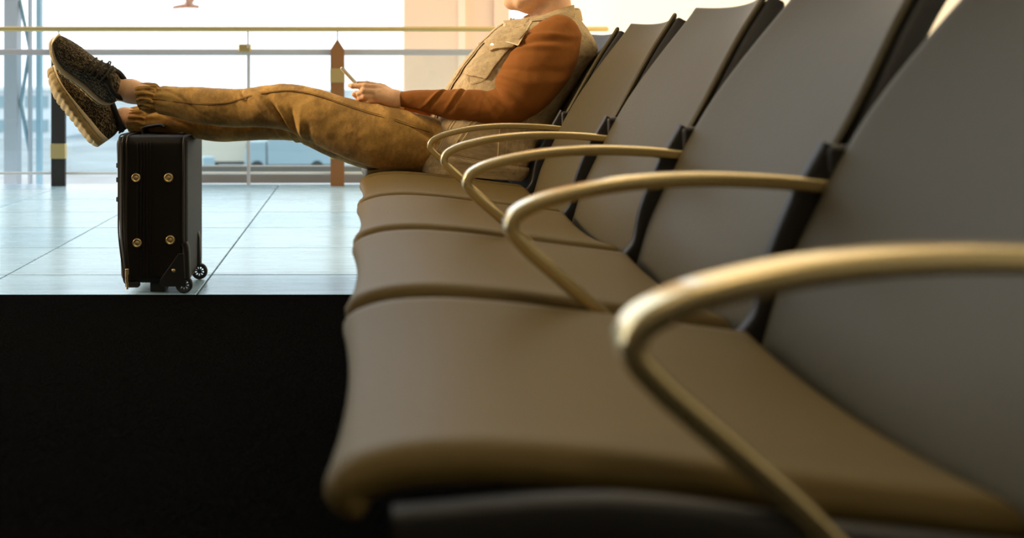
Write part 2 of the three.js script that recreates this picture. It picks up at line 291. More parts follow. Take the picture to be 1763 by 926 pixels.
struct('wall_right', box(0.3, TOP + 0.4, BACK + EDGE + 1.8, RIGHT + 0.15, TOP / 2 - 0.1, (BACK - EDGE - 1.8) / 2), M.cream, 'cream plastered wall behind the seats');
struct('wall_back', box(RIGHT - LEFT + 0.6, TOP + 0.4, 0.3, (RIGHT + LEFT) / 2, TOP / 2 - 0.1, BACK + 0.15), M.plaster);
struct('wall_left', merge([box(0.3, TOP + 0.4, BACK + 2.1, LEFT - 0.15, TOP / 2 - 0.1, (BACK - 2.1) / 2), box(0.3, 0.3, FACADE - 2.1, LEFT - 0.15, -0.15, (-2.1 - FACADE) / 2)]), M.plaster, 'unseen pale left wall, closed beside the near seats to block the sun, glazed towards the window front');  // near stretch left solid to keep sun off the near seats
for (let k = 0; k < 3; k++) { struct(`window_${5 + k}`, new THREE.PlaneGeometry(2.03, TOP).rotateY(Math.PI / 2).translate(LEFT - 0.1, TOP / 2, -2.1 - (k + 0.5) * 2.03), M.clear); struct(`trim_${20 + k}`, box(0.1, TOP, 0.06, LEFT - 0.1, TOP / 2, -2.1 - (k + 1) * 2.03), M.steel); }
struct('ceiling', box(RIGHT - LEFT + 0.6, 0.3, BACK + FACADE, (RIGHT + LEFT) / 2, TOP + 0.15, (BACK - FACADE) / 2), M.plaster);
FILL_PANELS.forEach(([x, z], k) => {  // visible bodies of the added fill panels
  const t = thing('added_fill_panel', ['added square warm fill panel far behind the seats, along the cream wall', 'added square warm fill panel above the nearest seats', 'added square warm fill panel over the black carpet', 'added square warm fill panel next to the window front'][k], 'light', [x, FILL_Y, z], 0);
  add('frame', merge([[0, 1], [0, -1], [1, 0], [-1, 0]].map(([a, b]) => box(a ? 0.04 : FILL_SIZE + 0.08, 0.06, b ? 0.04 : FILL_SIZE + 0.08, a * (FILL_SIZE / 2 + 0.02), 0.02, b * (FILL_SIZE / 2 + 0.02)))), M.pale, t);
  add('diffuser', box(FILL_SIZE, 0.02, FILL_SIZE, 0, 0.03, 0), M.fillGlow, t);
});
// the glazed front behind the railing: piers, columns, mullions, panes
const atX = (px, Z) => (px - CX) * Z / FOCAL;
{
  const F = FACADE, H = TOP + 6, cy = TOP / 2 - 3;
  const piece = (name, p0, p1, mat, d = 0.16, z = F) => struct(name, box(atX(p1, z) - atX(p0, z), H, d, (atX(p0, z) + atX(p1, z)) / 2, cy, -z), mat);
  piece('wall_front', 695, 787, M.beige, 0.2); piece('trim_1', 787, 798, M.beigeLight, 0.26); piece('trim_2', 798, 848, M.beige, 0.16); piece('trim_3', 848, 872, M.beige, 0.3);
  piece('trim_4', 11, 33, M.steel, 0.12); piece('trim_5', 50, 54, M.steel, 0.06); piece('trim_6', 64, 72, M.steelBlue, 0.06);
  struct('trim_7', box(0.11, H, 0.12, -4.0, cy, -F), M.steel);
  const brace = (a, b) => tube([at(...a), at(...b)], 0.016, 2, 8);
  struct('trim_12', merge([brace([34, 0, F], [51, 84, F]), brace([51, 84, F], [36, 178, F]), brace([36, 178, F], [51, 262, F])]), M.steelBlue);
  struct('wall_front_left', box(1.6, H, 0.25, -5.7, cy, -F), M.plaster, 'unseen pale wall added left of the window front to cut its light');  // unseen wall added to reduce window light on the backrests
  struct('trim_13', box(2.86, 0.115, 0.12, 0.335, 0.0575, -6.56), std({ color: lin(0.3, 0.26, 0.235), roughness: 0.8 }), 'grey brown plinth behind the glass railing');
  // glazing in three bays
  const panes = [[LEFT, atX(11, F)], [atX(72, F), atX(300, F)], [atX(300, F), atX(695, F)], [atX(872, F), RIGHT]];
  panes.forEach(([a, b], k) => struct(`window_${k + 1}`, new THREE.PlaneGeometry(b - a, H).translate((a + b) / 2, cy, -F - 0.02), M.clear, 'clear glass pane of the window front'));
}

// ------------------------------------------------------------------ outdoors: apron, vehicles, terminal, airplane
const GY = -6;
{ const g = new THREE.PlaneGeometry(2400, 2400, 1, 1).rotateX(-Math.PI / 2).translate(0, GY, -1200 - FACADE - 0.5), p = g.attributes.position, uv = g.attributes.uv; for (let n = 0; n < p.count; n++) uv.setXY(n, p.getX(n), p.getZ(n)); struct('ground', g, M.apron, 'pale concrete airport apron'); }
const onApron = (px, py) => { const Z = (EYE - GY) * FOCAL / (py - CY); return at(px, py, Z); };
function truck(name, label, px, py, s, bodyMat, cabMat, turn) {
  const p = onApron(px, py), t = thing(name, label, 'truck', [p.x, GY, p.z], turn); t.scale.setScalar(s);
  add('cargo_box', rbox(4.2, 2.3, 2.2, 0.08, 0.6, 1.75, 0), bodyMat, t); add('chassis', box(5.8, 0.25, 1.9, 0, 0.5, 0), M.black, t);
  const cab = new THREE.Shape([[-3, 0.45], [-3, 1.2], [-2.75, 2.1], [-1.65, 2.1], [-1.65, 0.45]].map((a) => new THREE.Vector2(...a)));
  const c = add('cab', new THREE.ExtrudeGeometry(cab, { depth: 2, bevelSize: 0.05, bevelThickness: 0.05, bevelSegments: 2 }).translate(0, 0, -1), cabMat, t);
  add('windscreen', box(0.04, 0.75, 1.7, -2.93, 1.62, 0).rotateZ(0), M.darkBlue, c);
  for (const x of [-2.2, 1.8]) for (const z of [-0.95, 0.95]) add('wheel', new THREE.CylinderGeometry(0.45, 0.45, 0.3, 24).rotateX(Math.PI / 2).translate(x, 0.45, z), M.rubber, t);
  return t;
}
truck('box_truck', 'grey blue box truck on the apron, seen below the knees', 500, 297, 1.15, M.teal, M.teal, 0.05);
truck('box_truck', 'pale sand coloured box truck on the apron, beside the suitcase', 404, 290, 1.05, M.sand, M.pale, Math.PI);
truck('box_truck', 'white box truck on the apron, behind the flare-tinted post', 588, 276, 1.0, M.pale, M.sand, Math.PI);
{ const p = onApron(348, 312), t = thing('tow_tractor', 'small dark blue tow tractor on the apron, right of the suitcase', 'tractor', [p.x, GY, p.z], 0.4);
  add('body', rbox(2.0, 0.7, 1.3, 0.12, 0, 0.75, 0), M.darkBlue, t); add('cab', rbox(0.9, 0.7, 1.1, 0.1, 0.35, 1.4, 0), M.teal, t);
  for (const x of [-0.7, 0.7]) for (const z of [-0.6, 0.6]) add('wheel', new THREE.CylinderGeometry(0.32, 0.32, 0.22, 20).rotateX(Math.PI / 2).translate(x, 0.32, z), M.rubber, t); }
function building(label, px0, px1, Z, h, floors, wall, band) {
  const x0 = atX(px0, Z), x1 = atX(px1, Z), w = x1 - x0, t = thing('terminal_building', label, 'building', [(x0 + x1) / 2, GY, -Z]);
  add('wall', box(w, h, 14, 0, h / 2, -7), wall, t); add('roof', box(w + 1, 0.5, 15, 0, h + 0.25, -7), M.pale, t);
  const n = Math.max(3, Math.round(w / 4));
  for (let f = 0; f < floors; f++) for (let k = 0; k < n; k++) add('window', box(w / n * 0.8, h / floors * 0.5, 0.2, -w / 2 + (k + 0.5) * w / n, (f + 0.55) * h / floors, 0.1), band, t);
}
building('teal glazed terminal building in the distance, left of the shoes', -60, 88, 120, 6.2, 2, M.pale, M.teal);
{ // small airliner climbing away, its tail towards us
  const Z = 430, t = thing('airplane', 'orange brown airplane flying in the white sky above the handrail', 'airplane'); t.position.copy(at(331, -9, Z));
  const fus = spline([[-18, 0.15, 0.9], [-16, 0.7, 0.7], [-11, 1.6, 0.2], [-4, 2, 0], [8, 2, 0], [14, 1.8, 0], [17, 1.1, -0.2], [18.5, 0.15, -0.4]], 40);
  add('fuselage', gridGeo(fus.map(([x, r, y]) => Array.from({ length: 20 }, (_, i) => V(x, y + r * Math.cos(i / 20 * 6.2832), r * Math.sin(i / 20 * 6.2832)))), true, (k, i) => [i, k], true, true), M.plane, t);
  const wing = (x0, c0, x1, c1, half, y0, y1, s) => slab((u, v) => V(mix(x0, x1, v) - u * mix(c0, c1, v), mix(y0, y1, v), s * mix(0, half, v)), 6, 8, 0.8, s, 0.15);
  for (const s of [-1, 1]) { add('wing', wing(5, 6.5, -3, 1.6, 16.5, -0.9, 0.6, s), M.plane, t); add('tailplane', wing(-11.8, 5.2, -16.4, 2.4, 6.0, 0.9, 1.3, s), M.plane, t); add('engine', new THREE.CylinderGeometry(1.05, 0.8, 3.6, 20).rotateZ(Math.PI / 2).translate(3.6, -1.9, s * 5.4), M.plane, t); }
  add('tail_fin', slab((u, v) => V(mix(-11.5, -15.8, v) - u * mix(5.2, 2, v), mix(1, 7.2, v), 0), 6, 6, 0.4, 1, 0.15), M.plane, t);
  const f = V(0.0, 0.45, -0.89).normalize(), r = V(1, 0.02, 0).normalize(), u = r.clone().cross(f).normalize(); r.crossVectors(f, u).normalize();
  t.quaternion.setFromRotationMatrix(new THREE.Matrix4().makeBasis(f, u, r.clone()));
}

// ------------------------------------------------------------------ railing: gold handrail, black posts, glass
{
  const Z = 6.3, t = thing('railing', 'glass railing with a golden handrail along the window front', 'railing');
  const top = EYE + (CY - 50) * Z / FOCAL;
  add('handrail', new THREE.CapsuleGeometry(0.0175, 1.72 + 6.3, 6, 20).rotateZ(Math.PI / 2).translate((1.72 - 6.3) / 2, top, -Z), M.brass, t);
  const tipY = EYE + (CY - 68) * Z / FOCAL, sY = EYE + (CY - 86) * Z / FOCAL;
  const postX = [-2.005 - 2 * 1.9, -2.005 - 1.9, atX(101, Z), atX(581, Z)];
  postX.forEach((x, k) => {
    const w = 0.045, sh = new THREE.Shape([[-w, 0.002], [w, 0.002], [w, sY], [w * 0.55, mix(sY, tipY, 0.45)], [0, tipY], [-w * 0.55, mix(sY, tipY, 0.45)], [-w, sY]].map((a) => new THREE.Vector2(...a)));
    const p = add('post', new THREE.ExtrudeGeometry(sh, { depth: 0.03, bevelSize: 0.002, bevelThickness: 0.002, bevelSegments: 2 }).translate(x, 0, -Z - 0.015), k === 3 ? M.postFlareTint : M.postBlack, t, k === 3 ? 'pointed black post with orange flare glow put into its colour' : undefined);
    for (const [a, b] of [[118, 142], [247, 273]]) { const y0 = EYE + (CY - b) * Z / FOCAL, y1 = EYE + (CY - a) * Z / FOCAL; add('band', rbox(0.1, y1 - y0, 0.044, 0.003, x, (y0 + y1) / 2, -Z), M.brass, p); }
    add('rod', new THREE.CylinderGeometry(0.005, 0.005, top - tipY + 0.01, 12).translate(x, (top + tipY) / 2 - 0.004, -Z), M.steel, t);
  });
  const G = 6.36, jx = [-6.38, -4.49, -2.6, atX(428, G), 1.74], gTop = EYE + (CY - 95) * G / FOCAL, gBot = EYE + (CY - 298) * G / FOCAL;
  for (let k = 0; k < jx.length - 1; k++) {
    const w = jx[k + 1] - jx[k] - 0.02, x = (jx[k] + jx[k + 1]) / 2;
    add('glass_panel', box(w, gTop - gBot, 0.0005, x, (gTop + gBot) / 2, -G), M.glass, t);
    add('bottom_rail', rbox(w + 0.02, 0.016, 0.03, 0.004, x, gBot, -G), M.pale, t); add('top_rail', rbox(w + 0.02, 0.042, 0.03, 0.006, x, gTop + 0.02, -G), M.railGrey, t);
    if (k) { add('mullion', box(0.02, gTop, 0.03, jx[k], gTop / 2, -G), M.railGrey, t); const b = EYE + (CY - 83) * G / FOCAL; add('clamp', rbox(0.085, 0.055, 0.05, 0.008, jx[k] - 0.025, b, -G), M.brass, t); add('rod', new THREE.CylinderGeometry(0.006, 0.006, top - b, 10).translate(jx[k], (top + b) / 2, -Z - 0.02), M.steel, t); }
  }
}

// ------------------------------------------------------------------ the row of seats
const bench = thing('airport_bench', 'row of olive brown airport seats with golden armrests', 'bench', [0.0, 0, -1.72], -0.02);
{
  const PITCH = 0.54, seatProf = new THREE.CatmullRomCurve3([[0.012, 0.35], [-0.002, 0.372], [0.004, 0.391], [0.04, 0.408], [0.10, 0.415], [0.18, 0.412], [0.28, 0.401], [0.40, 0.386], [0.50, 0.374]].map((a) => V(a[0], a[1], 0)), false, 'centripetal');
  const backProf = new THREE.CatmullRomCurve3([[0.512, 0.335], [0.522, 0.37], [0.54, 0.43], [0.572, 0.5], [0.612, 0.58], [0.664, 0.67], [0.722, 0.76], [0.775, 0.835], [0.79, 0.858]].map((a) => V(a[0], a[1], 0)), false, 'centripetal');
  const W = PITCH - 0.034;
  const seat = slab((u, v) => { const p = seatProf.getPointAt(u), q = 2 * v - 1, dish = 0.016 * (1 - q * q); return V(p.x + dish * 0.9 * smooth(0.5, 0, u), p.y - dish * smooth(0, 0.2, u), q * (W / 2 - 0.013)); }, 44, 24, 0.034, -1, 0.015);
  const pad = slab((u, v) => { const p = backProf.getPointAt(u), q = 2 * v - 1, dish = 0.03 * (1 - q * q) * smooth(0.05, 0.35, u); return V(p.x + dish, p.y - 0.012 * (1 - q * q) * smooth(0.7, 1, u), q * (W / 2 - 0.06 * smooth(0.5, 1, u))); }, 40, 24, 0.012, -1, 0.006);
  const shell = slab((u, v) => { const p = backProf.getPointAt(u * 0.985), q = 2 * v - 1, dish = 0.03 * (1 - q * q) * smooth(0.05, 0.35, u); return V(p.x + dish + 0.0118, p.y - 0.004 - 0.012 * (1 - q * q) * smooth(0.7, 1, u), q * (W / 2 + 0.004 - 0.06 * smooth(0.5, 1, u * 0.985))); }, 40, 24, 0.034, -1, 0.008);
  const arm = bar([[0.635, 0.543], [0.53, 0.552], [0.43, 0.554], [0.35, 0.548], [0.29, 0.537], [0.24, 0.522], [0.214, 0.505], [0.211, 0.49], [0.226, 0.471], [0.27, 0.432], [0.32, 0.388], [0.352, 0.356]].map((a) => V(a[0], a[1], 0)), 0.034, 0.019, 90, 28, 4.5);
  const frame = bar([[0.5, 0.33], [0.535, 0.375], [0.55, 0.44], [0.578, 0.51], [0.622, 0.59]].map((a) => V(a[0], a[1], 0)), 0.022, 0.05, 40, 16, 4);
  const bracket = bar([[0.05, 0.362], [0.2, 0.372], [0.36, 0.352], [0.53, 0.335]].map((a) => V(a[0], a[1], 0)), 0.022, 0.04, 30, 12, 4);
  for (let k = -3; k < 2; k++) {
    const z = (k + 0.5) * PITCH;
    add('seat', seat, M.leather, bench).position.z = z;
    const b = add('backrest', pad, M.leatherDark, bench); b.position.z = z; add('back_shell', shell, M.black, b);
  }
  for (let k = -3; k <= 2; k++) {
    add('armrest', arm, M.gold, bench).position.z = k * PITCH;
    const f = add('side_frame', frame, M.black, bench); f.position.z = k * PITCH; add('socket', rbox(0.055, 0.045, 0.034, 0.008, 0.63, 0.575, 0).rotateZ(0), M.black, f);
    add('bracket', bracket, M.black, bench).position.z = k * PITCH;
  }
  add('beam', rbox(0.06, 0.06, PITCH * 5 + 0.1, 0.008, 0.34, 0.29, -PITCH / 2), M.black, bench);
  for (const z of [-1.35, 0.8]) add('leg', merge([rbox(0.05, 0.27, 0.06, 0.01, 0.34, 0.145, z), rbox(0.5, 0.03, 0.06, 0.01, 0.34, 0.018, z)]), M.gold, bench);
}

// ------------------------------------------------------------------ suitcase
{
  const F = 3.02, s = F / FOCAL, X = (259.5 - CX) * s, t = thing('suitcase', 'small black cabin suitcase with brass studs under the crossed feet', 'suitcase', [X, 0, -F]);
  const D = 0.33, w = 0.234, y0 = 0.03, y1 = 0.511, h = y1 - y0, zc = -D / 2;
  const body = add('body', rbox(w, h, D, 0.028, 0, y0 + h / 2, zc, 6), M.nylon, t);
  { const p = body.geometry.attributes.position, uv = body.geometry.attributes.uv; for (let n = 0; n < p.count; n++) { uv.setXY(n, p.getX(n) + p.getZ(n), p.getY(n)); if (p.getX(n) < -0.05) { const k = smooth(0.22, 0.03, p.getY(n)); p.setX(n, p.getX(n) + 0.016 * k * smooth(-0.05, -0.1, p.getX(n))); } } body.geometry.computeVertexNormals(); }
  const loop = (x, r, o = 0.0015) => { const pts = [], rr = 0.03, Y0 = y0 - o, Y1 = y1 + o, A = o, B = -D - o; for (const [cy, cz, a0] of [[Y1 - rr, A - rr, 0], [Y1 - rr, B + rr, 1], [Y0 + rr, B + rr, 2], [Y0 + rr, A - rr, 3]]) for (let k = 0; k <= 5; k++) { const f = (a0 + k / 5) * Math.PI / 2; pts.push(V(x, cy + rr * Math.sin(f), cz + rr * Math.cos(f))); } return new THREE.TubeGeometry(new THREE.CatmullRomCurve3(pts, true, 'centripetal'), 160, r, 8, true); };
  const taper = (g) => { const p = g.attributes.position; for (let n = 0; n < p.count; n++) if (p.getX(n) < -0.05) p.setX(n, p.getX(n) + 0.016 * smooth(0.22, 0.03, p.getY(n)) * smooth(-0.05, -0.1, p.getX(n))); return g; };
  for (const x of [-0.104, -0.092, -0.078]) add('zipper', taper(loop(x, 0.0028)), M.nylonBrown, t);
  add('piping', loop(0.106, 0.0035, -0.002), M.nylonBrown, t);
  const bandG = []; for (let k = 0; k < 5; k++) bandG.push(loop(-0.042 + k * 0.0105, 0.0046, -0.0026)); add('webbing', merge(bandG), M.nylon, t);
  const stud = new THREE.LatheGeometry([[0, 0.006], [0.005, 0.006], [0.0065, 0.004], [0.009, 0.004], [0.0105, 0.0065], [0.013, 0.0065], [0.015, 0.0045], [0.0155, 0]].map((a) => new THREE.Vector2(...a)), 28).rotateX(Math.PI / 2);
  for (const [px, py] of [[235, 306], [291, 306], [237, 418], [294, 413]]) add('stud', stud, M.zipGold, t).position.set((px - 260) * s, EYE - (py - CY) * s, 0);
  { const x = (220 - 260) * s, y = EYE - (464 - CY) * s; const z = add('zipper_pull', merge([rbox(0.012, 0.02, 0.007, 0.003, x, y - 0.006, 0.004), rbox(0.0095, 0.034, 0.004, 0.002, x - 0.001, y - 0.026, 0.006), rbox(0.007, 0.026, 0.004, 0.002, x + 0.001, y - 0.05, 0.006)]), M.zipGold, t); }
  for (const py of [286, 311, 345]) add('zipper_pull', rbox(0.006, 0.016, 0.006, 0.002, -w / 2 + 0.0005, EYE - (py - CY) * s, -0.03), M.rubber, t);
  const guard = new THREE.Shape([[0.112, 0.026], [0.04, 0.024], [0.032, 0.034], [0.034, 0.046], [0.085, 0.118], [0.092, 0.128], [0.112, 0.128]].map((a) => new THREE.Vector2(...a)));
  const gd = add('corner_guard', new THREE.ExtrudeGeometry(guard, { depth: 0.006, bevelSize: 0.002, bevelThickness: 0.002, bevelSegments: 2 }).translate(0, 0, -0.002), M.rubber, t);
  add('rivet', new THREE.SphereGeometry(0.0058, 16, 10).scale(1, 1, 0.5).translate((300 - 260) * s, EYE - (465 - CY) * s, 0.006), M.zipGold, gd);
  for (const z of [-0.008, -0.226]) add('wheel_housing', merge([bar([V(0.108, 0.165, 0), V(0.113, 0.15, 0), V(0.116, 0.1, 0), V(0.118, 0.05, 0)], 0.034, 0.022, 20, 12, 3).translate(0, 0, z)]), M.rubber, t);
  const tyre = new THREE.LatheGeometry([[0.017, -0.009], [0.024, -0.0095], [0.0275, -0.006], [0.0285, 0], [0.0275, 0.006], [0.024, 0.0095], [0.017, 0.009], [0.017, -0.009]].map((a) => new THREE.Vector2(...a)), 40).rotateX(Math.PI / 2);
  const hubParts = [new THREE.CylinderGeometry(0.007, 0.007, 0.016, 18).rotateX(Math.PI / 2)]; for (let k = 0; k < 9; k++) hubParts.push(box(0.0035, 0.012, 0.01, 0, 0.0125, 0).rotateZ(k / 9 * 6.2832));
  const hub = merge(hubParts);
  for (const [x, z] of [[0.108, -0.004], [0.122, -0.222]]) { const g = add('wheel', tyre, M.rubber, t); g.position.set(x, 0.0285, z); add('hub', hub, M.rubber, g); }
  add('foot', rbox(0.05, 0.034, 0.06, 0.004, 0.018, 0.0172, -0.05), M.rubber, t);
  add('corner_bump', rbox(0.045, 0.02, 0.03, 0.006, -0.062, 0.027, -0.017), M.rubber, t);
  add('handle', bar([V(-0.052, 0.512, -0.16), V(-0.05, 0.531, -0.16), V(-0.03, 0.5365, -0.16), V(0.012, 0.541, -0.16), V(0.018, 0.535, -0.16)], 0.11, 0.012, 30, 14, 3), M.nylonBrown, t);
  for (const z of [-0.1, -0.2]) add('handle_socket', rbox(0.016, 0.012, 0.03, 0.003, 0.082, 0.512, z), M.rubber, t);
}

// ------------------------------------------------------------------ person
const person = thing('person', 'person in a denim vest and brown trousers lounging with feet on the suitcase', 'person');
// -- trouser legs and sleeves: rings along a limb; stations are [x, y, half thickness, depth]
function limb(st, n, segs, bump, flat = 1) {
  const D = spline(st, n), C = D.map((d) => at(d[0], d[1], d[3])), rows = [], frames = []; let len = 0; const al = [0];
  for (let k = 1; k < n; k++) { len += C[k].distanceTo(C[k - 1]); al.push(len); }
  for (let k = 0; k < n; k++) {
    const T = C[Math.min(n - 1, k + 2)].clone().sub(C[Math.max(0, k - 2)]).normalize(), N = V(0, 0, 1).cross(T).normalize(), B = T.clone().cross(N).normalize().multiplyScalar(-1), r = D[k][2] * D[k][3] / FOCAL;
    if (B.z < 0) B.negate();
    frames.push({ c: C[k], N, B, r });
    const row = [];
    for (let i = 0; i < segs; i++) { const f = i / segs * 2 * Math.PI, p0 = C[k].clone().addScaledVector(N, r * Math.cos(f)).addScaledVector(B, r * flat * Math.sin(f)); const d = bump ? bump(al[k], f, p0, k / (n - 1)) : 0; row.push(p0.addScaledVector(N, d * Math.cos(f)).addScaledVector(B, d * Math.sin(f))); }
    rows.push(row);
  }
  const R = st[Math.floor(st.length / 2)][2] * 3 / FOCAL;
  const geo = gridGeo(rows, true, (k, i) => [i / segs * 6.2832 * R, al[k]], true, true);
  const on = (t, f, lift = 0) => { const k = clamp(t) * (n - 1), i = Math.min(n - 2, Math.floor(k)), h = k - i, q = (fr) => fr.c.clone().addScaledVector(fr.N, (fr.r + lift) * Math.cos(f)).addScaledVector(fr.B, (fr.r * flat + lift) * Math.sin(f)); return q(frames[i]).lerp(q(frames[i + 1]), h); };
  return { geo, on, len };
}
const crease = (s, f, s0, f0, slant, w, depth, span) => { const df = Math.atan2(Math.sin(f - f0), Math.cos(f - f0)); const d = (s - s0 - slant * df) / w; return depth * Math.exp(-d * d) * Math.exp(-(df * df) / (span * span)); };
const nearLeg = [[238, 168, 20, 3.07], [247, 167, 21.5, 3.07], [262, 169, 23.5, 3.07], [272, 171, 23, 3.07], [300, 175, 26, 3.065], [340, 181, 31, 3.055], [380, 185, 33, 3.04], [420, 186, 33.5, 3.03], [450, 184, 35.5, 3.01], [480, 184, 38.5, 3.0], [510, 187, 41, 2.99], [540, 197, 45.5, 2.98], [580, 213, 48.5, 2.97], [620, 227, 52.5, 2.965], [660, 236, 54.5, 2.96], [700, 245, 53, 2.965], [740, 251, 49, 2.985], [790, 257, 40, 3.0], [820, 260, 26, 3.0]];
const farLeg = [[222, 207, 18.5, 3.22], [232, 207, 20, 3.22], [246, 208, 22, 3.22], [258, 209, 21.5, 3.22], [290, 208, 24, 3.215], [320, 209, 26, 3.2], [350, 212, 28, 3.2], [380, 214.5, 30, 3.2], [420, 212, 31.5, 3.2], [470, 205, 36, 3.2], [510, 203, 39, 3.19], [540, 210, 42, 3.18], [580, 226, 44.5, 3.17], [620, 241, 45.5, 3.17], [660, 248, 47, 3.17], [740, 256, 47, 3.17], [790, 259, 44, 3.16], [820, 260, 30, 3.15]];
const legBump = (side) => (s, f, p, t) => {
  const cuff = smooth(0.075, 0.05, s) * smooth(0.0, 0.01, s), gather = smooth(0.16, 0.06, s);
  let d = cuff * (0.0035 * Math.sin(f * 15 + 2 * Math.sin(s * 50)) + 0.002 * Math.sin(f * 23 + s * 60)) - 0.004 * Math.exp(-(((s - 0.068) / 0.006) ** 2)) + gather * 0.002 * Math.sin(f * 11 + 1);
  d += 0.009 * (fbm3(p.x * 9, p.y * 14, p.z * 14 + side) - 0.5) + 0.004 * (fbm3(p.x * 30, p.y * 40, p.z * 40 + side) - 0.5);
  for (const [s0, f0, sl, w, dep, sp] of [[0.40, 1.2, 0.05, 0.008, -0.006, 0.7], [0.43, 1.0, 0.05, 0.009, 0.005, 0.7], [0.50, 1.9, 0.05, 0.008, -0.006, 0.8], [0.52, 2.1, 0.045, 0.008, 0.005, 0.8], [0.56, 2.3, 0.03, 0.008, -0.006, 0.7], [0.59, 2.5, 0.02, 0.008, 0.005, 0.7], [0.62, 2.6, 0.02, 0.008, -0.005, 0.6], [0.82, 0.6, 0.06, 0.012, 0.005, 0.5], [0.92, 0.7, 0.1, 0.014, 0.008, 0.5], [0.96, 1.3, 0.12, 0.014, -0.008, 0.6], [0.2, 1.6, 0.12, 0.01, -0.004, 0.8]]) d += 1.4 * crease(s, f, s0, f0, sl, w, dep, sp);
  return d;
};
const legN = limb(nearLeg, 240, 96, legBump(0)), legF = limb(farLeg, 200, 80, legBump(5));
const trousers = add('trousers', merge([legN.geo, legF.geo]), M.trousers, person);
{ // side seam and cuff seam of the near leg
  const key = spline([[0, 1.62], [0.1, 1.6], [0.2, 1.55], [0.32, 1.45], [0.42, 1.05], [0.5, 0.85], [0.6, 0.78], [0.7, 0.8], [0.8, 0.95], [0.88, 1.1]], 80);
  add('seam', tube(key.map(([t, f]) => legN.on(t, f, 0.0005)), 0.0016, 160, 6), M.seam, trousers);
  add('seam', tube(key.map(([t, f]) => legN.on(t, f - 0.07, 0.0012)), 0.0009, 160, 6), M.trousers, trousers);
}
// -- vest: rings of the torso, given by their front and back edge and half width
const ST = [[722, 289, 884, 302, 0.205], [724, 266, 893, 290, 0.205], [738, 230, 908, 264, 0.195], [753, 192, 928, 234, 0.178], [776, 151, 953, 200, 0.178], [800, 113, 980, 160, 0.18], [828, 79, 1004, 122, 0.18], [853, 55, 1022, 96, 0.178], [876, 40, 1020, 74, 0.165], [893, 34, 1008, 52, 0.13], [908, 30, 996, 30, 0.085]];
const TZ0 = 3.07;
const vestN = 160, vestS = 128, vestD = spline(ST, vestN);
function vestAt(t, f, lift = 0) {
  const k = clamp(t) * (vestN - 1), i = Math.min(vestN - 2, Math.floor(k)), h = k - i, d = vestD[i].map((x, c) => mix(x, vestD[i + 1][c], h));
  const A = at(d[0], d[1], TZ0), B = at(d[2], d[3], TZ0), c = A.clone().add(B).multiplyScalar(0.5), a = A.sub(c), L = a.length(); a.divideScalar(L);
  const e = 2 / mix(6, 2.35, smooth(0.02, 0.4, t)), cs = Math.cos(f), sn = Math.sin(f);
  return c.addScaledVector(a, (L + lift) * Math.sign(cs) * Math.abs(cs) ** e).add(V(0, 0, (d[4] + lift) * Math.sign(sn) * Math.abs(sn) ** e));
}
const vestBump = (t, f) => { const p = vestAt(t, f); let d = 0.014 * (fbm3(p.x * 9, p.y * 9, p.z * 9) - 0.5) + 0.007 * (fbm3(p.x * 24 + p.y * 10, p.y * 30, p.z * 24) - 0.5) + 0.004 * (fbm3(p.x * 60, p.y * 70, p.z * 60) - 0.5); d -= 0.004 * Math.exp(-(((t - 0.13) / 0.006) ** 2)); return d; };
